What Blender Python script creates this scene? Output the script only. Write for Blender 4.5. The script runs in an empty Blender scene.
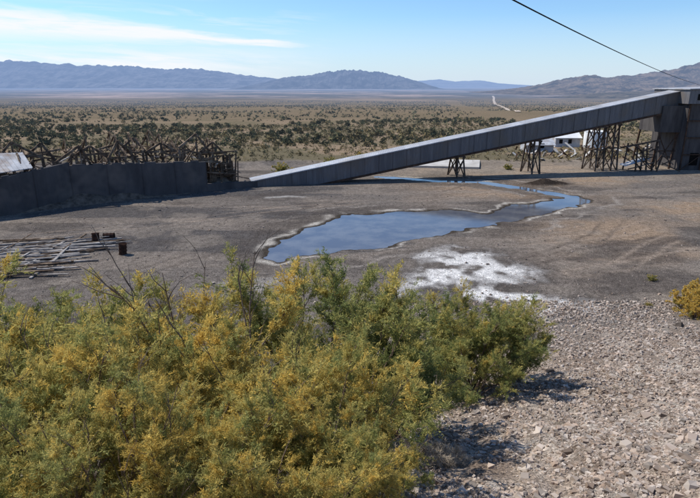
import bpy, math, random
import numpy as np
from mathutils import Vector
random.seed(7); rng=np.random.default_rng(7)
S=bpy.context.scene
COL=S.collection
# ------------------------------------------------------------ noise (numpy)
def vnoise(x,y,seed=0):
    xi=np.floor(x).astype(np.int64); yi=np.floor(y).astype(np.int64)
    xf=x-xi; yf=y-yi
    xf=xf*xf*(3-2*xf); yf=yf*yf*(3-2*yf)
    def h(a,b):
        n=(a*374761393+b*668265263+seed*1442695041)&0xffffffff
        n=((n^(n>>13))*1274126177)&0xffffffff
        return ((n^(n>>16))&0xffff)/65535.0
    return (h(xi,yi)*(1-xf)+h(xi+1,yi)*xf)*(1-yf)+(h(xi,yi+1)*(1-xf)+h(xi+1,yi+1)*xf)*yf
def fbm(x,y,o=4,seed=0):
    s=0;a=.5;t=0
    for i in range(o):
        s=s+a*vnoise(x*2**i+17.3*i,y*2**i+9.1*i,seed+i); t+=a; a*=.5
    return s/t
def sstep(a,b,x):
    t=np.clip((x-a)/(b-a),0,1); return t*t*(3-2*t)
def polydist(px,py,pts,closed=True):
    d=np.full(px.shape,1e9); n=len(pts); inside=np.zeros(px.shape,bool)
    for i in range(n if closed else n-1):
        x1,y1=pts[i]; x2,y2=pts[(i+1)%n]
        dx,dy=x2-x1,y2-y1
        t=np.clip(((px-x1)*dx+(py-y1)*dy)/(dx*dx+dy*dy+1e-9),0,1)
        d=np.minimum(d,np.hypot(px-x1-t*dx,py-y1-t*dy))
        if closed:
            c=((y1>py)!=(y2>py))&(px<(x2-x1)*(py-y1)/((y2-y1) if y2!=y1 else 1e-9)+x1)
            inside^=c
    return np.where(inside,d,-d) if closed else d
# ------------------------------------------------------------ mesh helpers
def mk(name,verts,faces,mats,matidx=None,cols=None,smooth=False,parent=None,loc=None):
    verts=np.asarray(verts,dtype=np.float32); faces=np.asarray(faces,dtype=np.int32)
    me=bpy.data.meshes.new(name)
    k=faces.shape[1]; m=len(faces)
    me.vertices.add(len(verts)); me.vertices.foreach_set('co',verts.ravel())
    me.loops.add(m*k); me.loops.foreach_set('vertex_index',faces.ravel())
    me.polygons.add(m); me.polygons.foreach_set('loop_start',np.arange(0,m*k,k,dtype=np.int32))
    me.polygons.foreach_set('loop_total',np.full(m,k,dtype=np.int32))
    for mt in mats: me.materials.append(mt)
    if matidx is not None: me.polygons.foreach_set('material_index',np.asarray(matidx,dtype=np.int32))
    me.polygons.foreach_set('use_smooth',np.full(m,smooth,dtype=bool))
    if cols is not None:
        a=me.color_attributes.new('col','FLOAT_COLOR','POINT')
        c=np.ones((len(verts),4),dtype=np.float32); c[:,:3]=cols
        a.data.foreach_set('color',c.ravel())
    me.update(calc_edges=True); me.validate()
    ob=bpy.data.objects.new(name,me); COL.objects.link(ob)
    if parent: ob.parent=parent
    if loc: ob.location=loc
    return ob
def empty(name,loc=(0,0,0)):
    e=bpy.data.objects.new(name,None); e.location=loc; COL.objects.link(e); return e
class B:
    def __init__(s): s.v=[];s.f=[]
    def hexa(s,p):
        n=len(s.v); s.v+= [tuple(q) for q in p]
        for f in ((0,3,2,1),(4,5,6,7),(0,1,5,4),(1,2,6,5),(2,3,7,6),(3,0,4,7)): s.f.append([n+i for i in f])
    def box(s,x0,x1,y0,y1,z0,z1):
        s.hexa([(x0,y0,z0),(x1,y0,z0),(x1,y1,z0),(x0,y1,z0),(x0,y0,z1),(x1,y0,z1),(x1,y1,z1),(x0,y1,z1)])
    def beam(s,p,q,w=.2,h=None,roll=0):
        p=Vector(p);q=Vector(q);h=h or w
        d=(q-p).normalized(); up=Vector((0,0,1)) if abs(d.z)<.95 else Vector((1,0,0))
        a=d.cross(up).normalized(); b=a.cross(d)
        if roll: a,b=a*math.cos(roll)+b*math.sin(roll), b*math.cos(roll)-a*math.sin(roll)
        a*=w/2;b*=h/2
        s.hexa([p-a-b,p+a-b,p+a+b,p-a+b,q-a-b,q+a-b,q+a+b,q-a+b])
    def quadwall(s,p,q,z0a,z1a,z0b,z1b,t):
        p=Vector((p[0],p[1],0));q=Vector((q[0],q[1],0)); d=(q-p).normalized(); n=Vector((-d.y,d.x,0))*t
        A=lambda v,z:Vector((v.x,v.y,z))
        s.hexa([A(p,z0a),A(q,z0b),A(q+n,z0b),A(p+n,z0a),A(p,z1a),A(q,z1b),A(q+n,z1b),A(p+n,z1a)])
    def cyl(s,c,r,h,n=14,axis=(0,0,1)):
        c=Vector(c);ax=Vector(axis).normalized(); up=Vector((0,0,1)) if abs(ax.z)<.9 else Vector((1,0,0))
        a=ax.cross(up).normalized();b=ax.cross(a)
        for i in range(n):
            t0=2*math.pi*i/n;t1=2*math.pi*(i+1)/n
            e0=(a*math.cos(t0)+b*math.sin(t0))*r;e1=(a*math.cos(t1)+b*math.sin(t1))*r
            k=len(s.v); s.v+=[tuple(c+e0),tuple(c+e1),tuple(c+e1+ax*h),tuple(c+e0+ax*h),tuple(c),tuple(c+ax*h)]
            s.f+=[[k,k+1,k+2,k+3],[k+1,k,k+4,k+4],[k+3,k+2,k+5,k+5]]
    def out(s,name,mat,parent=None):
        me=bpy.data.meshes.new(name)
        me.from_pydata(s.v,[],[list(dict.fromkeys(f)) for f in s.f]); me.materials.append(mat); me.update()
        ob=bpy.data.objects.new(name,me); COL.objects.link(ob)
        if parent: ob.parent=parent
        return ob
# ------------------------------------------------------------ materials
def nm(name):
    m=bpy.data.materials.new(name); m.use_nodes=True; nt=m.node_tree; nt.nodes.clear()
    try: m.cycles.emission_sampling='NONE'
    except Exception: pass
    return m,nt,nt.nodes,nt.links
def N(nt,t,**k):
    n=nt.nodes.new(t)
    for a,b in k.items():
        if a=='inp':
            for i,v in b.items(): n.inputs[i].default_value=v
        else: setattr(n,a,b)
    return n
def math_(nt,op,a,b=None,clamp=False):
    n=nt.nodes.new('ShaderNodeMath'); n.operation=op; n.use_clamp=clamp
    for i,v in enumerate((a,b)):
        if v is None: continue
        if isinstance(v,(int,float)): n.inputs[i].default_value=v
        else: nt.links.new(v,n.inputs[i])
    return n.outputs[0]
def mixc(nt,fac,a,b,mode='MIX'):
    n=nt.nodes.new('ShaderNodeMix'); n.data_type='RGBA'; n.blend_type=mode
    for i,v in ((0,fac),(6,a),(7,b)):
        if isinstance(v,(int,float)): n.inputs[i].default_value=v
        elif isinstance(v,tuple): n.inputs[i].default_value=(*v,1)
        else: nt.links.new(v,n.inputs[i])
    return n.outputs[2]
def noise(nt,vec,scale,detail=5,rough=.6,dist=0):
    n=N(nt,'ShaderNodeTexNoise',inp={'Scale':scale,'Detail':detail,'Roughness':rough,'Distortion':dist})
    if vec is not None: nt.links.new(vec,n.inputs['Vector'])
    return n.outputs['Fac']
def mapr(nt,v,a,b,c=0,d=1):
    n=N(nt,'ShaderNodeMapRange',inp={1:a,2:b,3:c,4:d}); nt.links.new(v,n.inputs[0]); return n.outputs[0]
HAZE_EMIT=(.31,.45,.75)  # aerial haze painted into far materials as emission, stronger away from the origin
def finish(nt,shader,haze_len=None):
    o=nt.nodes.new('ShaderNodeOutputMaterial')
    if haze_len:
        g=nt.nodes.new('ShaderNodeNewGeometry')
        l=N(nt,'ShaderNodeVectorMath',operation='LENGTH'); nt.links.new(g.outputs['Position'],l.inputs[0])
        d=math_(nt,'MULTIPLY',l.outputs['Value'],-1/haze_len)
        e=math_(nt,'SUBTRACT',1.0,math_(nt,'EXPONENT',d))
        em=N(nt,'ShaderNodeEmission',inp={'Color':(*HAZE_EMIT,1),'Strength':1.0})
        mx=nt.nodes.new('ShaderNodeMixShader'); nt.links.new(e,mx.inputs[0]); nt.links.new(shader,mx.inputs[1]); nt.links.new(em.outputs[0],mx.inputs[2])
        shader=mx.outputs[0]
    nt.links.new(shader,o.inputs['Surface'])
def princ(nt,col,rough=.9,bump=None,bs=.5,bd=.05,spec=.2,metal=0):
    if rough>=.8: p=N(nt,'ShaderNodeBsdfDiffuse'); ci='Color'
    else: p=N(nt,'ShaderNodeBsdfPrincipled',inp={'Roughness':rough,'Metallic':metal,'Specular IOR Level':spec}); ci='Base Color'
    if isinstance(col,tuple): p.inputs[ci].default_value=(*col,1)
    else: nt.links.new(col,p.inputs[ci])
    if bump is not None:
        b=N(nt,'ShaderNodeBump',inp={'Strength':bs,'Distance':bd}); nt.links.new(bump,b.inputs['Height']); nt.links.new(b.outputs[0],p.inputs['Normal'])
    return p.outputs[0]
def simple(name,c1,c2,scale=3,rough=.85,stretch=(1,1,1),metal=0,bd=.02,dirt=None,c3=None):
    m,nt,n,l=nm(name)
    tc=n.new('ShaderNodeTexCoord'); mp=N(nt,'ShaderNodeMapping'); mp.inputs['Scale'].default_value=stretch
    l.new(tc.outputs['Object'],mp.inputs[0])
    f=noise(nt,mp.outputs[0],scale,4,.65)
    c=mixc(nt,mapr(nt,f,.35,.65),c1,c2)
    if c3: 
        f2=noise(nt,tc.outputs['Object'],scale*.35,3,.7); c=mixc(nt,mapr(nt,f2,.5,.68),c,c3)
    finish(nt,princ(nt,c,rough,f,.5,bd,metal=metal)); return m
M_timber=simple('charred_timber',(.055,.04,.03),(.17,.125,.09),2.0,.9,c3=(.32,.25,.185))
M_black=simple('opening_dark',(.01,.01,.01),(.02,.018,.016))
M_legs=simple('creosoted_timber',(.05,.038,.03),(.12,.09,.07),2.5,.9,c3=(.2,.16,.13))
M_timberL=simple('weathered_timber',(.34,.31,.28),(.62,.58,.53),2.0,.9,c3=(.2,.16,.13))
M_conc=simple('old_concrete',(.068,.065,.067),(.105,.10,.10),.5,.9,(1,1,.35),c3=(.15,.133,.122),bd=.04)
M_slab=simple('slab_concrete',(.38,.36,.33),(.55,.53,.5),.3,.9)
M_steel=simple('rusty_steel',(.05,.035,.028),(.11,.07,.05),2,.8)
M_white=simple('white_painted_sheet',(.72,.72,.7),(.82,.82,.8),.5,.6)
M_tin=simple('galvanised_sheet',(.36,.37,.39),(.52,.53,.55),.8,.5,c3=(.3,.24,.2))
M_barrel=simple('rusted_barrel',(.03,.022,.02),(.07,.04,.03),3,.8)
M_dark=simple('dark_cladding',(.06,.055,.055),(.115,.105,.10),.8,.85,(1,1,.2))
def corrugated(name,c1,c2,c3,period=.3):
    m,nt,n,l=nm(name)
    tc=n.new('ShaderNodeTexCoord')
    sp=n.new('ShaderNodeSeparateXYZ'); l.new(tc.outputs['Object'],sp.inputs[0])
    w=math_(nt,'SINE',math_(nt,'MULTIPLY',sp.outputs[0],2*math.pi/period))
    mp=N(nt,'ShaderNodeMapping'); mp.inputs['Scale'].default_value=(1.6,1.6,.12); l.new(tc.outputs['Object'],mp.inputs[0])
    f=noise(nt,mp.outputs[0],1.1,5,.7); f2=noise(nt,tc.outputs['Object'],.25,3,.6)
    sh=math_(nt,'FLOOR',math_(nt,'MULTIPLY',sp.outputs[0],1/2.4))
    wn=n.new('ShaderNodeTexWhiteNoise'); wn.noise_dimensions='1D'; l.new(sh,wn.inputs['W'])
    c=mixc(nt,mapr(nt,f,.4,.65),c1,c2); c=mixc(nt,mapr(nt,f2,.48,.65,0,.8),c,c3)
    c=mixc(nt,mapr(nt,wn.outputs[0],0,1,0,.28),c,(.09,.088,.088))
    finish(nt,princ(nt,c,.6,w,.4,.03,spec=.3)); return m
M_corr=corrugated('gallery_corrugated_siding',(.115,.113,.12),(.185,.18,.185),(.15,.128,.11))
M_corrR=corrugated('gallery_roof_sheet',(.36,.37,.40),(.48,.49,.51),(.32,.3,.28))
# ------------------------------------------------------------ terrain
POND=[(-8.5,50.6),(-8.4,57.1),(-5.8,62.3),(-1.3,69.0),(6.6,71.3),(13.6,73.2),(17.1,70.7),(20.2,72.5),(22.5,75.8),(26.9,76.5),(31.3,80.8),(34.9,82.4),(35.1,78.6),(32.0,75.1),(28.3,72.5),(24.4,69.0),(19.5,65.2),(15.2,62.3),(10.1,59.6),(7.5,57.1),(4.2,55.1),(1.0,52.6),(-2.0,51.3),(-4.9,51.0),(-6.8,50.2)]
STREAM=[(5,99.5),(9.9,98.3),(15.7,95.1),(22.4,94.1),(27.0,89.2),(30.4,84.8),(32.3,81.6)]
SALT=[(7.4,51.6),(10.2,53.7),(13.0,52.6),(14.6,50),(17.5,46.9),(16.5,44.5),(13.6,43.3),(10.7,44),(8,42.5),(5.3,41.8),(3.6,41.3),(6.3,45.2),(8.2,48)]
SALT2=[(13.3,38.6),(16.3,40),(19.0,38.2),(18.6,35.5),(14.1,36)]
SALT3=[(8.5,41.5),(13,41.8),(15.5,40.2),(12,39.2),(9,39.6)]
RUTS=[[(10,54),(16.2,55.5),(23,57),(31,60),(39,67),(42,76),(39.5,86),(35,92)],
      [(12,47),(21.3,51.5),(29.1,54.5),(39.4,60.5),(50,72),(58,84),(61,96)],
      [(20,46),(30,50),(42,56),(56,64),(75,72)],
      [(-40,66),(-28,70),(-12,74),(0,80),(14,86),(24,98)],
      [(-36,58),(-24,63),(-10,72),(2,77),(16,80),(26,86),(40,100)],
      [(-26,40),(-18,47),(-12,56),(-10,64),(-4,74)],
      [(24,47),(33,56),(46,66),(52,80),(48,92)],[(18,50),(27,58),(34,68),(38,80),(30,88)]]
def slope_h(x,y):
    yf=31+.35*np.clip(x,-12,40)
    b=np.clip(1-np.clip(y,0,None)/yf,0,1)**1.6
    return 14.4*b
def valley(y):
    return np.interp(y,[-1e6,128,160,600,3000,8000,1e6],[0,0,-1.2,-15,-85,-150,-150])
def height(x,y,detail=True):
    z=slope_h(x,y)+valley(y)
    far=sstep(130,400,y)
    z=z+far*(fbm(x/260,y/260,3,5)-.5)*10*sstep(130,900,y)
    if detail:
        on=sstep(.2,3,slope_h(x,y)); on2=sstep(.5,3,slope_h(x,y))
        z=z+on*((fbm(x/2.2,y/2.2,4,11)-.5)*.40+(fbm(x/.7,y/.7,3,12)-.5)*.16+(fbm(x*.25+y*.1,y*.12,2,77)-.5)*.9*on2)
        rill=np.abs(2*fbm((x-y*.25)/1.1,y/5.,3,78)-1)
        z=z-on2*np.clip(.35-rill,0,1)*.5
        pan=(1-on)*(1-far)
        z=z+pan*(fbm(x/9,y/9,3,3)*.16)
    return z
def axis(a,b,st,lo,hi,g=1.13):
    c=list(np.arange(a,b,st)); s=st; p=c[-1]
    while p<hi: s*=g; p+=s; c.append(p)
    s=st; p=c[0]; pre=[]
    while p>lo: s*=g; p-=s; pre.append(p)
    return np.array(pre[::-1]+c)
# finer columns over the near slope
xa=axis(30,72,.32,29.9,60000); xb=axis(-52,-3,.32,-60000,-3.1)
xs=np.array([q for q in xb if q<-3]+list(np.arange(-3,30,.17))+[q for q in xa if q>=30])
yfine=list(np.arange(-2,34,.17)); ys=axis(34,128,.32,33.9,75000); s_=.17; pre=[]; p_=-2
while p_>-4000: s_*=1.13; p_-=s_; pre.append(p_)
ys=np.array(pre[::-1]+yfine+[q for q in ys if q>=34])
xs=np.unique(xs); ys=np.unique(ys)
X,Y=np.meshgrid(xs,ys); x=X.ravel(); y=Y.ravel()
z=height(x,y)
wob=(fbm(x/3.5,y/3.5,4,21)-.5)*3.0
wob2=(fbm(x/1.3,y/1.3,3,23)-.5)
sd=polydist(x,y,POND)+wob*1.1+wob2*1.1
st=1.3-polydist(x,y,STREAM,False)+wob*.9+wob2*.8
core=(np.abs(x)<90)&(y>35)&(y<115)
flat=np.where(core,sstep(-8,-1,np.maximum(sd,st-1)),0)
z=z*(1-flat)+flat*.03
z=np.where(core&(sd>0),.03-np.clip(sd*.16,0,.5),z)
z=np.where(core&(st>0),np.minimum(z,.03-np.clip(st*.16,0,.14)),z)
md=np.hypot((x-33)/4.2,(y-91.5)/1.8); z=z+np.where(md<1.2,np.clip(1-md,0,1)*1.0*(.5+fbm(x,y,3,4)),0)
be=np.exp(-((y-(118+.05*x))/3.0)**2)*(np.abs(x)<120)*.6*fbm(x/6,y/3,3,8); z=z+be
n1=fbm(x/14,y/14,4,31); n2=fbm(x/4,y/4,4,41); n3=fbm(x/1.1,y/1.1,3,51); n4=fbm(x/30+.4*n1,y/7,4,61); n5=fbm(x/18+n1,y/3.0,4,66)
def lerp(c,d,m): m=m[:,None]; return c*(1-m)+np.array(d)*m
c=np.tile(np.array([.19,.166,.146]),(len(x),1))
c=lerp(c,(.112,.103,.099),sstep(.40,.56,n4)*sstep(24,-10,x)*.9)
c=lerp(c,(.34,.25,.175),sstep(4,32,x+.3*(y-70))*sstep(.3,.55,n1+.15*(n2-.5))*.95)
c=lerp(c,(.28,.24,.20),sstep(.52,.66,n2)*.5)
c=lerp(c,(.27,.228,.19),sstep(.55,.63,n5)*.6)
c=lerp(c,(.10,.087,.079),sstep(.56,.7,fbm(x/9,y/4,4,71))*.7)
c=lerp(c,(.36,.30,.235),sstep(92,108,y+(n2-.5)*10)*sstep(-30,5,x)*.5)
for i,r in enumerate(RUTS):
    d=polydist(x,y,r,False)+(n2-.5)*.8
    rr=np.exp(-((np.abs(d)-.95)/.26)**2)
    c=lerp(c,(.40,.32,.25) if i%2==0 else (.11,.09,.078),np.where(core|(y>30),rr,0)*.5*sstep(.38,.6,n1))
sh=np.maximum(sd,st-.2)
c=lerp(c,(.095,.081,.072),np.where(core,sstep(-6.5,-1.5,sh+(n2-.5)*4)*.7*sstep(.35,.55,n1+.2*(n2-.5)),0))
cw_=.2+.6*np.clip(n1*2-.6,0,1)
c=lerp(c,(.52,.48,.42),np.where(core,np.exp(-((sh+.45)/cw_)**2)*sstep(.42,.60,fbm(x/4,y/4,4,29))*.9,0))
c=lerp(c,(.36,.32,.28),np.where(core,np.exp(-((sh+2.4+n1*3)/.35)**2)*sstep(.45,.58,fbm(x/7,y/7,3,28))*.7,0))
c=lerp(c,(.07,.058,.046),np.where(core,sstep(-.1,.2,sd),0))
ss=np.maximum(np.maximum(polydist(x,y,SALT),polydist(x,y,SALT2)),polydist(x,y,SALT3))+wob*1.7+wob2*1.4
rdg=1-np.abs(2*fbm(x/2.2+wob*.3,y/2.8,4,88)-1)
c=lerp(c,(.11,.097,.088),np.where(core,sstep(-3,0,ss)*.7,0))
c=lerp(c,(.80,.78,.75),np.where(core,sstep(-1.6,1.6,ss)*sstep(.60,.88,rdg+.10*sstep(-.5,3.0,ss))*.97,0))
sl=polydist(x,y,[(-18,44),(-13,46),(-12,43),(-5,44.5),(-7,42)],False)
c=lerp(c,(.40,.38,.35),np.exp(-((sl+wob*.8)/.6)**2)*.5*sstep(.4,.6,n2))
sl=polydist(x,y,[(-12,80),(-9,81),(-7,80.5)],False); c=lerp(c,(.5,.48,.45),np.exp(-((sl+wob*.3)/.5)**2)*.7)
c=lerp(c,(.05,.038,.03),sstep(1.15,.7,md))
so=sstep(.05,1.2,slope_h(x,y)+(n2-.5)*.8)
gc=np.tile(np.array([.37,.30,.24]),(len(x),1))
gc=lerp(gc,(.26,.20,.155),sstep(.42,.62,n1)); gc=lerp(gc,(.45,.385,.325),sstep(.5,.66,n2)*.7)
gc=lerp(gc,(.19,.145,.115),sstep(.5,.62,fbm((x-y*.3)/1.2,(y+x*.3)/5,3,81))*.75)
gc=lerp(gc,(.50,.45,.39),sstep(.55,.66,fbm((x-y*.3)/.6,(y+x*.3)/2.5,3,83))*.65)
c=c*(1-so[:,None])+gc*so[:,None]
vf=sstep(114,124,y+(n1-.5)*14)
vc=np.tile(np.array([.30,.225,.155]),(len(x),1))
vc=lerp(vc,(.17,.145,.092),sstep(.4,.6,fbm(x/25,y/25,4,91)))
dark=sstep(170,600,y)
vc=lerp(vc,(.175,.135,.085),dark*.85)
c=c*(1-vf[:,None])+vc*vf[:,None]
nx=len(xs);ny=len(ys)
idx=np.arange(nx*ny).reshape(ny,nx)
F=np.stack([idx[:-1,:-1],idx[:-1,1:],idx[1:,1:],idx[1:,:-1]],-1).reshape(-1,4)
Zg=z.reshape(ny,nx)
def gridz(px,py):
    i=np.clip(np.searchsorted(xs,px)-1,0,nx-2); j=np.clip(np.searchsorted(ys,py)-1,0,ny-2)
    tx=(px-xs[i])/(xs[i+1]-xs[i]); ty=(py-ys[j])/(ys[j+1]-ys[j])
    return (Zg[j,i]*(1-tx)+Zg[j,i+1]*tx)*(1-ty)+(Zg[j+1,i]*(1-tx)+Zg[j+1,i+1]*tx)*ty
def gz1(a,b): return float(gridz(np.array([float(a)]),np.array([float(b)]))[0])
m,nt,n,l=nm('desert_ground')
at=N(nt,'ShaderNodeAttribute',attribute_name='col'); tc=n.new('ShaderNodeTexCoord'); ob_=tc.outputs['Object']
f1=noise(nt,ob_,1.6,4,.7); f2=noise(nt,ob_,11,3,.75)
vo=N(nt,'ShaderNodeTexVoronoi',inp={'Scale':16.0}); l.new(ob_,vo.inputs['Vector'])
cc=mixc(nt,1.0,at.outputs['Color'],mixc(nt,mapr(nt,f1,.3,.7),(.66,.66,.66),(1.3,1.3,1.3)),'MULTIPLY')
cc=mixc(nt,1.0,cc,mixc(nt,mapr(nt,f2,.35,.65),(.5,.49,.48),(1.48,1.48,1.48)),'MULTIPLY')
bw=N(nt,'ShaderNodeRGBToBW'); l.new(vo.outputs['Color'],bw.inputs[0])
cc=mixc(nt,1.0,cc,mixc(nt,bw.outputs[0],(.55,.55,.55),(1.45,1.43,1.4)),'MULTIPLY')
sp=n.new('ShaderNodeSeparateXYZ'); l.new(ob_,sp.inputs[0])
mp=N(nt,'ShaderNodeMapping'); mp.inputs['Scale'].default_value=(.00035,.00030,0); l.new(ob_,mp.inputs[0])
v2=noise(nt,mp.outputs[0],1.0,6,.75)
band=mixc(nt,mapr(nt,v2,.47,.60),(.08,.068,.045),(.40,.28,.21))
cc=mixc(nt,mapr(nt,sp.outputs[1],3000,8000),cc,band)
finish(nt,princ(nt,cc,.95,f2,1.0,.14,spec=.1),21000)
ground=mk('ground',np.stack([x,y,z],-1),F,[m],cols=c,smooth=True)
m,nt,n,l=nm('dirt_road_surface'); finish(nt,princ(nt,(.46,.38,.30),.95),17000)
ry=700*np.power(8800/700.,np.linspace(0,1,160)); rx=174+(ry-580)*.247+np.sin(ry/900)*6
hw=2.5+ry*.0016
V=[];Fq=[]
for k in range(-1,2): V.append(np.stack([rx+k*hw,ry,gridz(rx+k*hw,ry)+.25+ry*.0008],-1))
V=np.concatenate(V); 
for k in range(2):
    for i in range(159): Fq.append((k*160+i,(k+1)*160+i,(k+1)*160+i+1,k*160+i+1))
mk('dirt_road',V,Fq,[m])
# ------------------------------------------------------------ pond water
m,nt,n,l=nm('pond_water'); tc=n.new('ShaderNodeTexCoord')
f=noise(nt,tc.outputs['Object'],.35,4,.6); g=noise(nt,tc.outputs['Object'],6,3,.6)
cw=mixc(nt,mapr(nt,f,.4,.62),(.08,.083,.10),(.14,.14,.145))
p=princ(nt,cw,.07,g,.08,.02,spec=.5); finish(nt,p)
wx0,wx1,wy0,wy1=-14,40,44,102
mk('pond_water',[(wx0,wy0,-.045),(wx1,wy0,-.045),(wx1,wy1,-.045),(wx0,wy1,-.045)],[[0,1,2,3]],[m])
# ------------------------------------------------------------ mountains
def mountain(name,prof,D,depth,seed,ca,cb,rough=1.0,hl=24000):
    a=np.linspace(prof[0][0],prof[-1][0],560); t=np.linspace(-1,1,100)
    A,T=np.meshgrid(a,t); e=np.interp(A,[q[0] for q in prof],[q[1] for q in prof])
    Yy=D+T*depth; Xx=A*D+ T*0
    env=np.clip(1-np.abs(T)**1.2,0,1)
    sc=D*.026
    rid=1-np.abs(2*fbm(Xx/sc,Yy/(sc*1.8),6,seed)-1)
    H=(e*D+16+150)
    Z=-160+H*env*(1-.55*rough*(1-rid)*(.30+(1-env)))+(fbm(Xx/(sc*.22),T*5,4,seed+9)-.5)*H*.16*rough
    Z=np.where(np.abs(T)>.99,-220,Z)
    i=np.arange(A.size).reshape(A.shape)
    Ff=np.stack([i[:-1,:-1],i[:-1,1:],i[1:,1:],i[1:,:-1]],-1).reshape(-1,4)
    m,nt,n,l=nm(name+'_rock'); tc=n.new('ShaderNodeTexCoord')
    f=noise(nt,tc.outputs['Object'],40/D,5,.65)
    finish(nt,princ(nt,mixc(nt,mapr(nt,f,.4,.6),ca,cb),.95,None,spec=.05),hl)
    return mk(name,np.stack([Xx.ravel(),Yy.ravel(),Z.ravel()],-1),Ff,[m],smooth=False)
def PV(l): return [((u-350)/576.,(86-v)*.00166) for u,v in l]
mountain('mountain_range',PV([(-260,70),(-160,62),(-60,60),(0,60),(40,62),(80,65),(130,67),(170,69),(200,69),(240,75),(280,79),(330,82),(380,84),(430,90)]),38000,7000,3,(.02,.025,.035),(.15,.14,.14),1.0,36000)
mountain('mountain_range',PV([(225,92),(262,83),(290,77),(310,75),(328,72),(345,69),(360,69),(372,71),(390,74),(408,79),(425,84),(445,92)]),29000,4000,13,(.015,.018,.024),(.10,.095,.095),1.2,34000)
mountain('mountain_range',PV([(380,92),(410,82),(440,80),(455,82),(480,81),(500,84),(530,86),(580,92)]),52000,6000,23,(.08,.08,.09),(.18,.18,.18),.7,30000)
mountain('mountain_range',PV([(470,95),(500,91),(530,87),(555,81),(575,77),(595,75),(612,78),(630,75),(650,73),(675,68),(700,63),(730,58),(780,54),(850,46),(950,56)]),12500,3000,33,(.03,.026,.02),(.17,.125,.085),1.4,30000)
mountain('hill',PV([(560,97),(600,93),(640,91),(680,88),(720,86),(800,84),(900,92)]),7000,1200,43,(.04,.036,.024),(.12,.095,.065),1.2)
# ------------------------------------------------------------ juniper woodland (one mass)
def tree_mass(name,px,py,pz,size,ntri,mat,seed,squash=.8,tri=.30,dry=0.):
    r=np.random.default_rng(seed); n=len(px)
    d=r.normal(size=(n,ntri,3)); d/=np.linalg.norm(d,axis=2,keepdims=True)
    rad=r.uniform(.35,1,(n,ntri,1))**.6
    lob=1+.35*np.sin(d[:,:,:1]*5+r.uniform(0,6,(n,1,1)))*np.cos(d[:,:,1:2]*4+r.uniform(0,6,(n,1,1)))
    p=d*rad*lob; p[:,:,2]=p[:,:,2]*squash+squash*.85
    p=p*size[:,None,None]*.5
    cen=np.stack([px,py,pz],-1)[:,None,:]+p
    off=r.normal(size=(n,ntri,3,3))*tri*size[:,None,None,None]*.5
    V=(cen[:,:,None,:]+off).reshape(-1,3)
    Fc=np.arange(len(V)).reshape(-1,3)
    tone=r.uniform(.6,1.4,(n,1,1))*r.uniform(.7,1.3,(n,ntri,1))
    hue=np.clip(r.uniform(0,1,(n,1,1))**1.7+dry,0,1)
    base=(np.array([.095,.098,.052])*(1-hue)+np.array([.26,.20,.095])*hue)*tone
    cl=np.repeat(base.reshape(-1,3),3,axis=0)
    return mk(name,V,Fc,[mat],cols=cl)
m,nt,n,l=nm('juniper_foliage'); at=N(nt,'ShaderNodeAttribute',attribute_name='col')
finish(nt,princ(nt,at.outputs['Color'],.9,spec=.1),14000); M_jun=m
def scatter(nn,y0,y1,seed,power=.5):
    r=np.random.default_rng(seed)
    yy=y0+(y1-y0)*r.uniform(0,1,nn)**power
    xx=r.uniform(-.85,.85,nn)*(yy+25)
    return xx,yy
def keep_mask(xx,yy,seed,bias):
    d=fbm(xx/55,yy/90,4,95)
    clear=np.exp(-(((xx-12)/36)**2+((yy-145)/25)**2)**2)+np.exp(-(((xx-75)/40)**2+((yy-170)/35)**2)**2)*.7
    rdd=np.abs(xx-(174+(yy-580)*.247))<(10+yy*.008)
    return (np.random.default_rng(seed).uniform(0,1,len(xx))<np.clip((d-.5)*2.2+bias-clear*.75,0,1))&~rdd
xx,yy=scatter(9500,122,450,1,.7); k=keep_mask(xx,yy,4,.42); xx,yy=xx[k],yy[k]
r=np.random.default_rng(3)
tree_mass('juniper_woodland',xx,yy,gridz(xx,yy)-.1,.6+2.4*r.uniform(0,1,len(xx))**1.8,60,M_jun,5)
xx,yy=scatter(44000,420,4500,2,.75); k=keep_mask(xx/2,yy/3,5,.46); xx,yy=xx[k],yy[k]
tree_mass('juniper_woodland',xx,yy,gridz(xx,yy)-.2,r.uniform(1.1,3.3,len(xx))*(1+yy/6000),10,M_jun,6,tri=.55)
xx=r.uniform(-90,120,6500); yy=r.uniform(117,330,6500)
tree_mass('sagebrush',xx,yy,gridz(xx,yy),r.uniform(.3,1.2,len(xx)),22,M_jun,8,dry=.4)
# ------------------------------------------------------------ conveyor gallery
GX0,GY0=-15.1,89.2; SL=.268
def gp(xv,off=0):
    L=math.hypot(1,SL); return (xv-off*SL/L, GY0+SL*(xv-GX0)+off/L)
def ztop(xv): return 1.05+(xv-GX0)/81.5*14.2
def zbot(xv): return -1.7+(xv-GX0)/81.5*13.4
G=empty('conveyor_gallery')
def prism(name,x0,x1,za,zb,o0,o1,mat,par,steps=1):
    b=B()
    for i in range(steps):
        a=x0+(x1-x0)*i/steps;c_=x0+(x1-x0)*(i+1)/steps
        pts=[]
        for zf in (za,zb):
            pts+=[(*gp(a,o0),zf(a)),(*gp(c_,o0),zf(c_)),(*gp(c_,o1),zf(c_)),(*gp(a,o1),zf(a))]
        b.hexa(pts)
    return b.out(name,mat,par)
prism('gallery_body',GX0-1,66,zbot,ztop,0,3.2,M_corr,G)
prism('roof',GX0-1,66.2,lambda q:ztop(q)+.01,lambda q:ztop(q)+.16,-.22,3.45,M_corrR,G)
prism('bottom_chord',GX0+2,66,lambda q:zbot(q)-.25,lambda q:zbot(q)+.12,-.12,.0-.004,M_steel,G)
b=B()
q=GX0+3
while q<65:
    b.beam((*gp(q,-.03),zbot(q)+.12),(*gp(q,-.03),ztop(q)-.02),.08,.05); q+=2.44
b.out('panel_seams',M_corr,G)
b=B()
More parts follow.
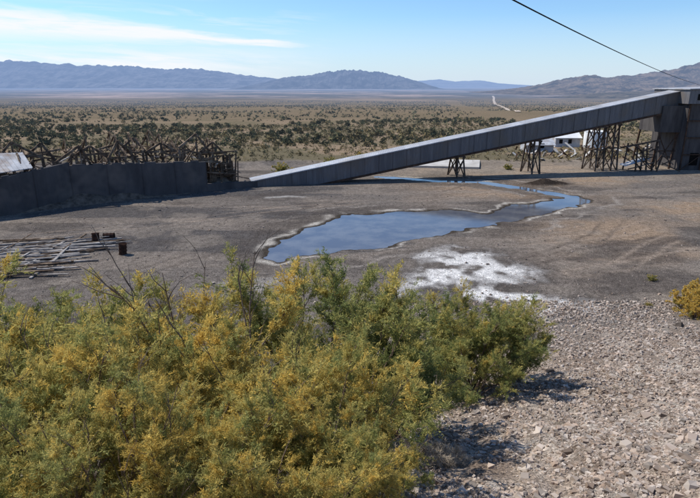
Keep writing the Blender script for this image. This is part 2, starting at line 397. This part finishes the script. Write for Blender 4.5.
def bent(xq,spl=1.2,w=.32):
    zt=zbot(xq)-.2
    for o in (.2,3.0):
        for s_ in (-1,1):
            b.beam((*gp(xq+s_*spl*.6,o),zt),(*gp(xq+s_*spl,o+(o-1.6)*.4),-.3),w)
    nl=max(1,int(zt/3.2))
    for i in range(nl):
        z0=zt*i/nl;z1=zt*(i+1)/nl
        for s_ in (-1,1):
            xx_=xq+s_*spl*.85
            b.beam((*gp(xx_,-.2),z0+.2),(*gp(xx_,3.4),z1-.1),.15); b.beam((*gp(xx_,3.4),z0+.2),(*gp(xx_,-.2),z1-.1),.15)
            b.beam((*gp(xx_,-.3),z1-.1),(*gp(xx_,3.5),z1-.1),.2)
        for o in (-.1,3.3):
            b.beam((*gp(xq-spl*.9,o),z0+.2),(*gp(xq+spl*.8,o),z1-.1),.13); b.beam((*gp(xq-spl*.8,o),z1-.1),(*gp(xq+spl*.8,o),z1-.1),.18)
for xq,sp__ in ((19.8,.8),(34.5,.8),(47.8,.9),(51,.7)): bent(xq,sp__,.26)
b.out('trestle_legs',M_legs,G)
# ------------------------------------------------------------ transfer tower
T=empty('conveyor_transfer_tower')
b=B(); b.box(64.2,79,107.5,119,0,12.6); b.box(60.2,64.19,109,117,7.2,12.2); b.out('tower_body',M_dark,T)
b=B(); b.hexa([(63.6,106.9,12.62),(80,106.9,12.62),(80,119.6,12.62),(63.6,119.6,12.62),(63.6,106.9,15.2),(80,106.9,15.8),(80,119.6,15.8),(63.6,119.6,15.2)]); b.out('head_house',M_corr,T)
b=B(); b.hexa([(63.3,106.6,15.22),(80.3,106.6,15.83),(80.3,119.9,15.83),(63.3,119.9,15.22),(63.3,106.6,15.36),(80.3,106.6,15.97),(80.3,119.9,15.97),(63.3,119.9,15.36)]); b.out('roof',M_corrR,T)
b=B()
for xv in (64.4,68.2,72,75.5,78.8): b.beam((xv,107.38,0),(xv,107.38,12.6),.22,.2)
for zv in (3.1,6.3,9.5): b.beam((64.2,107.3,zv),(79,107.3,zv),.16,.2)
for i in range(4):
    x0=64.4+i*3.6
    b.beam((x0,107.25,.1+3.1*(i%2)),(x0+3.6,107.25,3.1+3.1*(i%2)),.12)
for (xa_,xb_,yy_) in ((60.4,59.6,109.2),(63.8,63.2,109.2),(60.4,59.6,116.8)): b.beam((xa_,yy_,7.2),(xb_,yy_,-.2),.3)
b.beam((60,109.1,.3),(63.8,109.1,7),.16); b.beam((63.6,109.1,.3),(60.1,109.1,7),.16); b.beam((59.7,109.1,3.6),(63.9,109.1,3.6),.2)
b.out('steel_frame',M_steel,T)
b=B(); b.box(66,67.6,107.42,107.49,1,3.4); b.box(70,71.4,107.42,107.49,7,8.6); b.box(65.2,66.3,106.80,106.895,13.3,14.4); b.out('openings',M_black,T)
C=empty('collapsed_loading_frame'); b=B(); r=random.Random(5)
for i in range(7):
    xv=53.5+i*1.1+r.uniform(-.3,.3); yv=107+r.uniform(-1.5,2)
    b.beam((xv,yv,-.2),(xv+r.uniform(-1,1),yv+r.uniform(-.4,.4),r.uniform(3.0,6.0)),.24)
for i in range(18):
    xv=r.uniform(52.5,60); yv=r.uniform(105,109); zz=r.uniform(.3,4.6); an=r.uniform(-1,1)
    b.beam((xv,yv,zz),(xv+r.uniform(1.5,4.0)*r.choice((-1,1)),yv+an,max(.1,zz+r.uniform(-3,1.6))),.17)
b.beam((53,107,4.6),(60,108,5.8),.26); b.beam((53,109,4.3),(60,109.5,5.5),.26)
b.out('beams',M_legs,C)
b=B(); b.hexa([(53,106,1.0),(57.5,106,2.4),(57.5,108.6,2.4),(53,108.6,1.0),(53,106,1.1),(57.5,106,2.5),(57.5,108.6,2.5),(53,108.6,1.1)]); b.out('fallen_sheet',M_tin,C)
# ------------------------------------------------------------ retaining wall + collapsed timber building
W=[(-62,53.5),(-44.3,67.8),(-38.3,75.1),(-22.2,84.8),(-15.1,89.2)]
wob_=empty('concrete_wall')
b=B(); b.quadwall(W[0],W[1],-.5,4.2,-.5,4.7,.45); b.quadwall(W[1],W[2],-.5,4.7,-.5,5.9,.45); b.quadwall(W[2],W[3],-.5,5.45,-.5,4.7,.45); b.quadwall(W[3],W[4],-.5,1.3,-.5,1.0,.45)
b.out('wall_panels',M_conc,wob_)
b=B(); r=random.Random(9)
for (p,q,h0,h1) in ((W[0],W[1],4.2,4.7),(W[1],W[2],4.7,5.9),(W[2],W[3],5.45,4.7)):
    L=math.hypot(q[0]-p[0],q[1]-p[1]); k=max(2,int(L/4.2)); dx=(q[0]-p[0])/L;dy=(q[1]-p[1])/L
    for i in range(k+1):
        t=i/k; xx_=p[0]+(q[0]-p[0])*t; yy_=p[1]+(q[1]-p[1])*t; h=h0+(h1-h0)*t
        b.beam((xx_+dy*.03,yy_-dx*.03,-.3),(xx_+dy*.03,yy_-dx*.03,h+.02),.08,.06)
    # broken, uneven coping blocks
    t=0.02
    while t<.95:
        w_=r.uniform(.03,.10); 
        if r.random()<.6:
            ax_=p[0]+(q[0]-p[0])*t-dy*.22; ay_=p[1]+(q[1]-p[1])*t+dx*.22; bx_=ax_+(q[0]-p[0])*w_; by_=ay_+(q[1]-p[1])*w_
            hh_=h0+(h1-h0)*t
            b.beam((ax_,ay_,hh_+.06),(bx_,by_,hh_+(h1-h0)*w_+.06),.36,r.uniform(.14,.34))
        t+=w_+r.uniform(.01,.06)
b.out('form_lines_and_coping',M_conc,wob_)
R=empty('collapsed_timber_building'); r=random.Random(11)
def wallside(p):
    best=1e9;sg=1
    for i in range(len(W)-1):
        (x1,y1),(x2,y2)=W[i],W[i+1]; dx,dy=x2-x1,y2-y1; L2=dx*dx+dy*dy
        t=max(0,min(1,((p[0]-x1)*dx+(p[1]-y1)*dy)/L2)); ex,ey=p[0]-x1-t*dx,p[1]-y1-t*dy
        d=math.hypot(ex,ey)
        if d<best: best=d; sg=1 if (dx*ey-dy*ex)>0 else -1
    return best*sg
class RB(B):
    def beam(s,p,q,w=.2,h=None,roll=0):
        if wallside(p)<.75 or wallside(q)<.75: return
        B.beam(s,p,q,w,h,roll)
b=RB(); bl=RB()
def wl(s,off):
    x0,y0=-50,63.2; dx,dy=.80,.60
    return (x0+dx*s-dy*off, y0+dy*s+dx*off)
for row,off in enumerate((2.5,8,14,20)):
    s=-6+row
    while s<40:
        tall=r.uniform(4.8,7.6)-(.6 if s>34 else 0)
        p=wl(s,off); lean=r.uniform(-.9,.9)
        if r.random()<.85:
            b.beam((*p,-.2),(p[0]+lean,p[1]+r.uniform(-.4,.4),tall),.28)
        if r.random()<.5:
            q=wl(s+3.4,off); b.beam((*p,tall-.3),(*q,tall-r.uniform(-.6,2.5)),.26)
        if r.random()<.45:
            q=wl(s+r.uniform(-.8,.8),off+6); mx=((p[0]+q[0])/2+r.uniform(-.6,.6),(p[1]+q[1])/2,tall+r.uniform(1.0,2.1))
            b.beam((*p,tall-.1),mx,.2); b.beam((*q,tall-r.uniform(0,1.6)),mx,.2); b.beam((*p,tall-.1),(*q,tall-.3),.22)
            b.beam(mx,(mx[0],mx[1],tall-.2),.15)
        if r.random()<.75:
            a=wl(s+r.uniform(-2,2),off+r.uniform(-1,3)); c_=wl(s+r.uniform(-5,5),off+r.uniform(-1,4))
            b.beam((*a,r.uniform(.5,4)),(*c_,r.uniform(4,7.6)),.17)
        s+=r.uniform(2.2,3.8)
s=8.0
while s<38:
    h=r.uniform(5.6,6.8); w_=r.uniform(1.6,2.8); o=r.uniform(2,10); hp=r.uniform(1.0,2.4); tl=r.uniform(-.9,.9)
    a=wl(s-w_,o);c_=wl(s+w_,o+r.uniform(-1,1));mm=wl(s+tl,o)
    b.beam((*a,h),(*mm,h+hp),.3);b.beam((*c_,h-r.uniform(0,1.6)),(*mm,h+hp),.3)
    if r.random()<.7: b.beam((*a,h),(*c_,h-.1),.28)
    b.beam((*mm,h+hp),(*mm,h-1),.17); b.beam((*a,h+.1),(*a,-.2),.3); b.beam((*c_,h-.6),(*c_,-.2),.3)
    s+=r.uniform(2.4,4.0)
for i in range(520):
    p=wl(r.uniform(-8,41),r.uniform(1,22)); z0=r.uniform(.2,5.0); an=r.uniform(0,6.3); L=r.uniform(1.0,4.5)
    tgt=(bl if r.random()<.16 else b)
    tgt.beam((*p,z0),(p[0]+L*math.cos(an),p[1]+L*math.sin(an),max(.1,z0+r.uniform(-2.4,2.2))),r.uniform(.08,.2),r.uniform(.06,.16))
for i in range(46):
    p=wl(r.uniform(34.5,41.5),r.uniform(1.0,5)); 
    b.beam((*p,-.2),(p[0]+r.uniform(-.5,.5),p[1]+r.uniform(-.4,.4),r.uniform(2.5,5.6)),r.uniform(.15,.34))
for i in range(34):
    p=wl(r.uniform(34,40),r.uniform(.5,5)); q=wl(r.uniform(36,42),r.uniform(.5,5)); zz=r.uniform(1.2,5.6)
    b.beam((*p,zz),(*q,zz+r.uniform(-1,1)),.2)
b.out('charred_frames',M_timber,R); bl.out('bleached_boards',M_timberL,R)
b=B()
a=wl(6.3,.9);c_=wl(12.0,1.6);d_=wl(11.6,6);e_=wl(5.2,6)
b.hexa([(*a,5.2),(*c_,5.6),(*d_,7.2),(*e_,7.4),(*a,5.28),(*c_,5.68),(*d_,7.28),(*e_,7.48)])
for k in range(12):   # sheet ribs
    t=k/11; p0=Vector((*a,5.3)).lerp(Vector((*c_,5.7)),t); p1=Vector((*e_,7.5)).lerp(Vector((*d_,7.3)),t); b.beam(p0,p1,.07,.07)
b.out('tin_roof',M_tin,R)
gs=np.linspace(-10,43,60); go=np.linspace(.6,24,30); V=[];Fq=[]
for i,s in enumerate(gs):
    for j,o in enumerate(go):
        p=wl(s,o); e=min(1,(o-.6)/3)*min(1,(24-o)/4)*min(1,(s+10)/4)*min(1,(43-s)/3)
        V.append((*p,-.1+e*(.6+3.4*float(fbm(np.array([s/3.]),np.array([o/3.]),3,6)[0]))))
for i in range(59):
    for j in range(29): Fq.append([i*30+j,(i+1)*30+j,(i+1)*30+j+1,i*30+j+1])
mk('rubble',V,Fq,[simple('sooty_rubble',(.07,.058,.048),(.20,.16,.125),1.2,.95,bd=.15)],parent=R)
# ------------------------------------------------------------ slabs & sheds
b=B(); b.hexa([(6,112,0),(25.5,108.5,0),(28.1,119.5,0),(11.1,121.5,0),(6,112,.5),(25.5,108.5,.5),(28.1,119.5,.5),(11.1,121.5,.5)]); b.out('concrete_slab',M_slab)
def shed(name,x0,x1,y0,y1,h,rh,mw,mr):
    E=empty(name); zb=gz1(x0,y0)-.6
    b=B(); b.box(x0,x1,y0,y1,zb,zb+h+.6); b.out('walls',mw,E)
    b=B(); ym=(y0+y1)/2; z0=zb+h+.61; o=.4
    for ya in (y0-o,y1+o):
        b.hexa([(x0-o,ya,z0-.1),(x1+o,ya,z0-.1),(x1+o,ym,z0+rh),(x0-o,ym,z0+rh),(x0-o,ya,z0+.02),(x1+o,ya,z0+.02),(x1+o,ym,z0+rh+.12),(x0-o,ym,z0+rh+.12)])
    b.out('roof',mr,E)
    b=B(); k=x0+1
    while k<x1-1.5: b.box(k,k+1,y0-.03,y0-.003,zb+1.6,zb+2.8); k+=2.6
    b.out('windows',M_black,E)
shed('metal_shed',59,66,160,166,2.6,1.5,M_tin,M_white)
shed('metal_shed',45,52,142,147,1.8,1.2,M_tin,M_tin)
E=empty('storage_tank'); b=B(); b.cyl((69.5,158,-1.5),3.2,5.0,28); b.cyl((69.5,158,3.5),3.3,.15,28); b.out('tank_shell',M_white,E)
E=empty('scrap_heap'); b=B();bl=B();r=random.Random(3)
for i in range(110):
    xv=r.uniform(36,80); yv=r.uniform(122,150); zb=-.6; an=r.uniform(0,6.3); L=r.uniform(.8,3.5)
    (b if r.random()<.6 else bl).beam((xv,yv,zb+r.uniform(0,.4)),(xv+L*math.cos(an),yv+L*math.sin(an),zb+r.uniform(.4,1.9)),r.uniform(.2,.9),.15)
b.out('dark_scrap',M_steel,E); bl.out('pale_scrap',M_slab,E)
# ------------------------------------------------------------ lumber pile + barrels
E=empty('lumber_pile'); b=B(); b2=B(); r=random.Random(21)
for i in range(140):
    t=r.random(); cy=44.0+t*11.5; cx=-31+r.uniform(-5,2.6)+t*2.0; L=r.uniform(1.6,4.6); an=math.radians(20+r.gauss(0,9))
    if r.random()<.12: an+=1.3
    z0=.15+r.uniform(0,.4)
    (b if r.random()<.66 else b2).beam((cx-L*math.cos(an),cy-L*math.sin(an),z0),(cx+L*math.cos(an),cy+L*math.sin(an),z0+r.uniform(-.1,.12)),r.uniform(.10,.26),r.uniform(.05,.14))
b.out('pale_boards',simple('grey_lumber',(.22,.205,.19),(.44,.41,.38),2.0,.9,c3=(.15,.12,.1)),E); b2.out('dark_boards',M_timber,E)
def barrel(loc,axis):
    b=B(); ax=Vector(axis).normalized(); c0=Vector(loc); b.cyl(c0,.36,1.1,18,ax)
    for t in (0,.36,.72,1.04): b.cyl(c0+ax*t,.39,.06,18,ax)
    b.out('oil_barrel',M_barrel)
barrel((-26.6,55.4,.1),(0,.1,1)); barrel((-22.3,51.6,.1),(.12,-.05,1)); barrel((-26.3,56.6,.5),(1,.2,0))
# ------------------------------------------------------------ cable & pole
cu=bpy.data.curves.new('power_cable','CURVE'); cu.dimensions='3D'; cu.bevel_depth=.016; cu.bevel_resolution=2
sp_=cu.splines.new('NURBS'); P=[(-12,-10,19.6),(-5,0,18.5),(3.17,12,17.6),(22,39.7,16.62),(42.7,70,16.0),(58,92.5,15.6),(71.3,112,15.95)]
sp_.points.add(len(P)-1)
for i,q in enumerate(P): sp_.points[i].co=(*q,1)
sp_.use_endpoint_u=True; sp_.order_u=3
cu.materials.append(simple('black_cable',(.015,.015,.015),(.03,.03,.03)))
o=bpy.data.objects.new('power_cable',cu); COL.objects.link(o)
b=B(); b.cyl((-12,-10,13),.16,8.2,12); b.beam((-13.2,-10,19.5),(-10.8,-10,19.5),.14,.12); b.out('utility_pole',M_timber)
# ------------------------------------------------------------ gravel & rocks
def rocks(name,px,py,sz,mat,seed,zoff=.1,dk=1.):
    r=np.random.default_rng(seed); n=len(px)
    base=np.array([(1,1,1),(-1,1,1),(-1,-1,1),(1,-1,1),(1,1,-1),(-1,1,-1),(-1,-1,-1),(1,-1,-1)])*.5
    fc=np.array([(0,1,2,3),(7,6,5,4),(0,3,7,4),(1,0,4,5),(2,1,5,6),(3,2,6,7)])
    v=base[None]+r.normal(size=(n,8,3))*.15
    v[:,:4,:2]*=r.uniform(.4,.9,(n,1,1))
    v*=np.stack([r.uniform(.8,1.5,n),r.uniform(.7,1.2,n),r.uniform(.45,.85,n)],-1)[:,None,:]*sz[:,None,None]
    a=r.uniform(0,6.28,n); ca,sa=np.cos(a)[:,None],np.sin(a)[:,None]
    vx=v[:,:,0]*ca-v[:,:,1]*sa; vy=v[:,:,0]*sa+v[:,:,1]*ca
    zz=gridz(px,py)
    V=np.stack([vx+px[:,None],vy+py[:,None],v[:,:,2]+zz[:,None]+zoff*sz[:,None]],-1).reshape(-1,3)
    Fc=(np.arange(n)[:,None,None]*8+fc[None]).reshape(-1,4)
    t=r.uniform(.45,1.25,(n,1))*dk; h=r.uniform(0,1,(n,1))
    cl=(np.array([.46,.40,.345])*(1-h)+np.array([.34,.255,.195])*h)*t
    return mk(name,V,Fc,[mat],cols=np.repeat(cl,8,axis=0))
m,nt,n,l=nm('gravel_stone'); at=N(nt,'ShaderNodeAttribute',attribute_name='col')
finish(nt,princ(nt,at.outputs['Color'],.9)); M_st=m
r=np.random.default_rng(50)
nn=150000; yy=3.5+36*r.uniform(0,1,nn)**1.35; xx=r.uniform(-.02,.80,nn)*(yy+3)
kk=fbm(xx/1.5,yy/2.5,3,19)+r.uniform(-.2,.2,nn)>.42; xx=xx[kk];yy=yy[kk]
sz=np.exp(r.normal(math.log(.023),.6,len(xx)))*(1+yy*.05)
rocks('gravel',xx,yy,np.clip(sz,.012,.18),M_st,51,.2)
nn=900; yy=5+36*r.uniform(0,1,nn); xx=r.uniform(-.1,.8,nn)*(yy+3)
rocks('rocks',xx,yy,np.exp(r.normal(math.log(.11),.45,nn)),M_st,52,.25)
nn=5000; yy=r.uniform(34,100,nn); xx=r.uniform(-.6,.8,nn)*yy
kk=(polydist(xx,yy,POND)<-2)
rocks('pebbles',xx[kk],yy[kk],np.exp(r.normal(math.log(.08),.4,kk.sum())),M_st,53,dk=.75)
rocks('boulder',np.array([21.9,21.3]),np.array([33.6,33.1]),np.array([.42,.25]),M_st,57,.25,.5)
# ------------------------------------------------------------ shrubs
m,nt,n,l=nm('tamarisk_foliage'); at=N(nt,'ShaderNodeAttribute',attribute_name='col')
oi=n.new('ShaderNodeObjectInfo'); sc=n.new('ShaderNodeSeparateColor'); l.new(at.outputs['Color'],sc.inputs[0])
so_=n.new('ShaderNodeSeparateColor'); l.new(oi.outputs['Color'],so_.inputs[0])
yel=math_(nt,'ADD',sc.outputs[0],math_(nt,'SUBTRACT',so_.outputs[0],.5),True)
cr=n.new('ShaderNodeValToRGB'); l.new(yel,cr.inputs[0]); e=cr.color_ramp.elements
e[0].position=0;e[0].color=(.15,.19,.075,1);e[1].position=1;e[1].color=(.70,.50,.13,1)
for ps,cl in ((.3,(.26,.29,.105,1)),(.55,(.42,.40,.14,1)),(.8,(.60,.49,.16,1))):
    q=e.new(ps);q.color=cl
c2=mixc(nt,1.0,cr.outputs[0],mixc(nt,sc.outputs[1],(.65,.65,.65),(1.3,1.3,1.3)),'MULTIPLY')
df=N(nt,'ShaderNodeBsdfDiffuse'); tl=N(nt,'ShaderNodeBsdfTranslucent'); l.new(c2,df.inputs[0]); l.new(c2,tl.inputs[0])
mx=N(nt,'ShaderNodeMixShader',inp={0:.42}); l.new(df.outputs[0],mx.inputs[1]); l.new(tl.outputs[0],mx.inputs[2]); finish(nt,mx.outputs[0]); M_tam=m
M_bark=simple('tamarisk_bark',(.12,.08,.065),(.26,.2,.16),6,.9)
M_dead=simple('dead_twig',(.12,.085,.065),(.25,.19,.15),6,.9)
def shrub_mesh(name,seed,H,Wd,nst,nbr,ntw,nlf,leaf=(.16,.03),leafmat=None,barkmat=None,lo=.30):
    r=np.random.default_rng(seed); wv=[];wf=[]; tw=[]
    def tube(pts,r0,r1):
        k0=len(wv); K=len(pts)
        for i,p in enumerate(pts):
            d=pts[min(i+1,K-1)]-pts[max(i-1,0)]; d=d/(np.linalg.norm(d)+1e-9)
            a=np.cross(d,[.3,.5,.8]); a/=np.linalg.norm(a)+1e-9; b_=np.cross(d,a); rr=r0+(r1-r0)*i/(K-1)
            for j in range(4):
                t=j*math.pi/2; wv.append(p+rr*(a*math.cos(t)+b_*math.sin(t)))
        for i in range(K-1):
            for j in range(4):
                wf.append((k0+i*4+j,k0+i*4+(j+1)%4,k0+(i+1)*4+(j+1)%4,k0+(i+1)*4+j))
    def path(p,d,L,K,wig,up):
        pts=[p]
        for i in range(K):
            d=d+r.normal(size=3)*wig+np.array([0,0,up]); d/=np.linalg.norm(d); p=p+d*L/K; pts.append(p)
        return pts
    for s in range(nst):
        az=s*2.4+r.uniform(-.5,.5); tilt=(.04+.96*(s+.5)/nst)**.75*1.1*r.uniform(.85,1.1)
        L=H*(1.02-.06*tilt)*r.uniform(.70,1.02)
        d=np.array([math.cos(az)*math.sin(tilt)*Wd/H*1.1,math.sin(az)*math.sin(tilt)*Wd/H*1.1,math.cos(tilt)+.1]); d/=np.linalg.norm(d)
        base=np.array([math.cos(az),math.sin(az),0])*r.uniform(0,.25)*Wd*.3
        sp=path(base,d,L,9,.12,.0); tube(sp,.028*H/4+.006,.005)
        clS=r.uniform(-.25,.25)
        for bq in range(nbr):
            t=(lo+(1-lo)*r.uniform(0,1)**.7)*8.99; i=int(t); p=sp[i]+(sp[i+1]-sp[i])*(t-i)
            sd_=sp[i+1]-sp[i]; sd_=sd_/np.linalg.norm(sd_); o=r.normal(size=3); o[2]=abs(o[2])*.5; o/=np.linalg.norm(o)
            bd=sd_*.8+o*.75; bd/=np.linalg.norm(bd)
            bL=H*r.uniform(.12,.25)*(1.2-t/16)
            bp=path(p,bd,bL,4,.16,.05); tube(bp,.009,.002)
            cl=np.clip(r.uniform(0,1)+clS,0,1)
            for tq in range(ntw):
                u=r.uniform(.15,1)*3.99; j=int(u); q=bp[j]+(bp[j+1]-bp[j])*(u-j)
                o=r.normal(size=3)*.6+bd*1.0+np.array([0,0,.3]); o/=np.linalg.norm(o)
                tw.append((q,o,H*r.uniform(.04,.12),cl,t/9))
    tw_p=np.array([t[0] for t in tw]);tw_d=np.array([t[1] for t in tw]);tw_l=np.array([t[2] for t in tw]);cl=np.array([t[3] for t in tw])
    n_=len(tw); u=r.uniform(0,1,(n_,nlf,1))
    pos=tw_p[:,None]+tw_d[:,None]*u*tw_l[:,None,None]+r.normal(size=(n_,nlf,3))*.022*H/4
    pos[:,:,2]-=(u[:,:,0]**2)*tw_l[:,None]*.3
    ld=tw_d[:,None]*.9+r.normal(size=(n_,nlf,3))*.7; ld/=np.linalg.norm(ld,axis=2,keepdims=True)
    sdv=np.cross(ld,r.normal(size=(n_,nlf,3))); sdv/=np.linalg.norm(sdv,axis=2,keepdims=True)+1e-9
    LL=leaf[0]*r.uniform(.5,1.3,(n_,nlf,1)); WW=leaf[1]*r.uniform(.6,1.3,(n_,nlf,1))
    a=pos-sdv*WW*.5; b_=pos+sdv*WW*.5; c_=pos+ld*LL
    V=np.stack([a,b_,c_],2).reshape(-1,3)
    Fl=np.arange(len(V)).reshape(-1,3)
    hz=np.clip(pos[:,:,2]/H,0,1)
    yc=np.clip(.22+.36*(cl[:,None]-.5)*1.5+.30*hz+.12*u[:,:,0]+r.normal(size=(n_,1))*.09+r.normal(size=(n_,nlf))*.06+.05,0,1)
    br=np.clip(r.uniform(0,1,(n_,nlf))*.6+r.uniform(0,1,(n_,1))*.4,0,1)
    C=np.stack([yc,br,yc*0],-1); C=np.repeat(C.reshape(-1,3),3,axis=0)
    wfa=np.array(wf); wt=np.concatenate([wfa[:,[0,1,2]],wfa[:,[0,2,3]]])
    nw=len(wv); AV=np.concatenate([np.array(wv),V]); AF=np.concatenate([wt,Fl+nw]); AC=np.concatenate([np.zeros((nw,3)),C])
    mi=np.concatenate([np.ones(len(wt)),np.zeros(len(Fl))])
    return mk(name,AV,AF,[leafmat or M_tam,barkmat or M_bark],matidx=mi,cols=AC)
def place(name,me,xv,yv,sc,yel,rot,sink=.1,szz=1,uniq=False):
    o=bpy.data.objects.new(name,me.copy() if uniq else me); COL.objects.link(o)
    o.location=(xv,yv,gz1(xv,yv)-sink); o.scale=(sc,sc,sc*szz); o.rotation_euler=(0,0,rot); o.color=(yel,0,0,1); return o
pm=[]
for i in range(4):
    o=shrub_mesh('tamarisk_shrub',100+i,4.0,2.2,18,12,9,28,leaf=(.085,.021)); pm.append(o.data); bpy.data.objects.remove(o)
rr=random.Random(2)
SH=[(-7.4,10.5,1.36,.54),(-5.9,10.7,1.28,.6),(-4.4,11.0,1.2,.64),(-3.1,11.6,1.46,.62),(-9.6,11.4,1.45,.52),
    (-5.0,7.9,.93,.6),(-3.3,8.1,.9,.64),(-1.8,8.5,.9,.62),(-.5,9.3,.84,.58),
    (-3.7,5.9,.62,.58),(-2.4,6.0,.6,.62),(-1.1,6.3,.56,.62),(-.25,7.0,.50,.6),(.25,6.4,.32,.6),(.45,8.0,.38,.62),
    (-.9,15.0,1.55,.38),(.6,15.8,1.48,.32),(1.7,17.2,1.05,.38),
    (4.5,23.4,1.15,.36),(6.0,23.8,1.3,.42),(7.5,24.3,1.05,.40),(8.5,24.8,.62,.46),(3.1,22.8,.9,.36),(5.5,21.6,.75,.46)]
for i,(a,c_,s,yl) in enumerate(SH):
    place('tamarisk_shrub',pm[i%4],a,c_,s,yl,rr.uniform(0,6.28),uniq=True)
o=shrub_mesh('bare',300,4.6,2.6,9,7,4,1,leaf=(.12,.006),leafmat=M_dead,barkmat=M_dead); dm=o.data; bpy.data.objects.remove(o)
place('dead_shrub',dm,-3.9,12.2,1.65,.5,.6); place('dead_shrub',dm,-2.9,6.2,.6,.5,4); place('dead_shrub',dm,-1.6,9.2,.95,.5,1); place('dead_shrub',dm,-5.4,8.4,.95,.5,2)
o=shrub_mesh('rb',400,1.0,1.3,40,5,5,22,leaf=(.07,.02),lo=.1); rm=o.data; bpy.data.objects.remove(o)
for (a,c_,s,yl) in ((24.7,37.4,1.6,1.05),(26.6,39,1.7,1.1),(24.1,35.4,1.4,1.05),(25.6,35.9,1.6,1.1),(25.6,44,.6,.6),(22.5,38.5,.35,.7),
                    (0.5,101.5,1.8,.75),(-10,99,1.7,.8),(-7,100.5,1.3,.7),(31,108,1.2,.5),(-13,104,2.0,.6),(2.5,117,2.2,.7),(12,125,2.4,.75),(-4,112,1.9,.5)):
    place('rabbitbrush',rm,a,c_,s,yl,rr.uniform(0,6))
m,nt,n,l=nm('dry_grass'); finish(nt,princ(nt,(.50,.43,.34),.9)); 
o=shrub_mesh('gr',500,.7,1.0,70,3,3,14,leaf=(.12,.008),leafmat=m,barkmat=m,lo=.1); gm=o.data; bpy.data.objects.remove(o)
for (a,c_,s) in ((1.7,12.0,1.0),(2.2,12.2,1.1),(2.7,12.6,.9),(1.3,11.6,.9),(1.0,8.2,.4),(.9,9.6,.5),(7.5,17,.35),(9.5,14,.25),(5.2,10.5,.22),(12,22,.35)): place('dry_grass',gm,a,c_,s,.5,rr.uniform(0,6))
# ------------------------------------------------------------ world / sun / camera
az=math.atan2(-.80,.42)
el=math.radians(50)
w=bpy.data.worlds.new('World'); S.world=w; w.use_nodes=True; nt=w.node_tree; nt.nodes.clear()
sky=nt.nodes.new('ShaderNodeTexSky'); sky.sky_type='NISHITA'; sky.sun_disc=False; sky.sun_elevation=el; sky.sun_rotation=az
sky.air_density=1.0; sky.dust_density=.1; sky.ozone_density=3.0; sky.altitude=300
tc=nt.nodes.new('ShaderNodeTexCoord'); sp=nt.nodes.new('ShaderNodeSeparateXYZ'); nt.links.new(tc.outputs['Generated'],sp.inputs[0])
yv=math_(nt,'MAXIMUM',sp.outputs[1],.05); A=math_(nt,'DIVIDE',sp.outputs[0],yv); E_=math_(nt,'DIVIDE',sp.outputs[2],yv)
cv=nt.nodes.new('ShaderNodeCombineXYZ'); nt.links.new(math_(nt,'MULTIPLY',A,5),cv.inputs[0]); nt.links.new(math_(nt,'MULTIPLY',math_(nt,'ADD',E_,math_(nt,'MULTIPLY',A,.079)),55),cv.inputs[1])
nz=noise(nt,cv.outputs[0],1.2,6,.6,.4)
ec=math_(nt,'ADD',math_(nt,'MULTIPLY',A,-.079),.0575)
ec=math_(nt,'ADD',ec,math_(nt,'MULTIPLY',math_(nt,'SUBTRACT',nz,.5),.03))
wd=math_(nt,'ADD',math_(nt,'MULTIPLY',math_(nt,'MAXIMUM',math_(nt,'SUBTRACT',-.07,A),0),.062),.002)
mk1=math_(nt,'SUBTRACT',1,math_(nt,'DIVIDE',math_(nt,'ABSOLUTE',math_(nt,'SUBTRACT',E_,ec)),wd),True)
mk1=math_(nt,'MULTIPLY',mapr(nt,mk1,0,.7),mapr(nt,A,-.06,-.14))
mk1=math_(nt,'MULTIPLY',mk1,mapr(nt,nz,.3,.5,.5,1))
m2=math_(nt,'MULTIPLY',mapr(nt,nz,.34,.60),math_(nt,'MULTIPLY',mapr(nt,A,-.02,-.30),math_(nt,'MULTIPLY',mapr(nt,E_,.068,.045),mapr(nt,E_,.0,.03))))
m3=math_(nt,'MULTIPLY',mapr(nt,nz,.5,.72,0,.6),math_(nt,'MULTIPLY',mapr(nt,A,.0,-.2),mapr(nt,E_,.15,.10)))
msk=math_(nt,'MAXIMUM',math_(nt,'MAXIMUM',mk1,math_(nt,'MULTIPLY',m2,.9)),m3,True)
front=math_(nt,'GREATER_THAN',sp.outputs[1],.05); msk=math_(nt,'MULTIPLY',msk,math_(nt,'MULTIPLY',front,.95))
tint=mixc(nt,1.0,sky.outputs[0],(.78,.96,1.14),'MULTIPLY')
hz=mapr(nt,sp.outputs[2],-.01,.11,.9,0)
tint=mixc(nt,hz,tint,(4.7,5.5,6.7))
cs=mixc(nt,msk,tint,(7.1,7.2,7.5))
bg=nt.nodes.new('ShaderNodeBackground'); bg.inputs[1].default_value=.135; nt.links.new(cs,bg.inputs[0])
ow=nt.nodes.new('ShaderNodeOutputWorld'); nt.links.new(bg.outputs[0],ow.inputs[0])
ld=bpy.data.lights.new('sun','SUN'); ld.energy=5.0; ld.angle=math.radians(.53); ld.color=(1,.95,.865)
lo=bpy.data.objects.new('sun',ld); COL.objects.link(lo)
dv=Vector((math.sin(az)*math.cos(el),math.cos(az)*math.cos(el),math.sin(el))); lo.rotation_euler=dv.to_track_quat('Z','Y').to_euler()
cd=bpy.data.cameras.new('camera'); cd.lens=36*550/700; cd.clip_end=200000; cd.clip_start=.1
co=bpy.data.objects.new('camera',cd); COL.objects.link(co); co.location=(0,0,16); co.rotation_euler=(math.radians(90-16.6),0,0)
S.camera=co
S.view_settings.view_transform='Standard'; S.view_settings.look='None'; S.view_settings.exposure=0
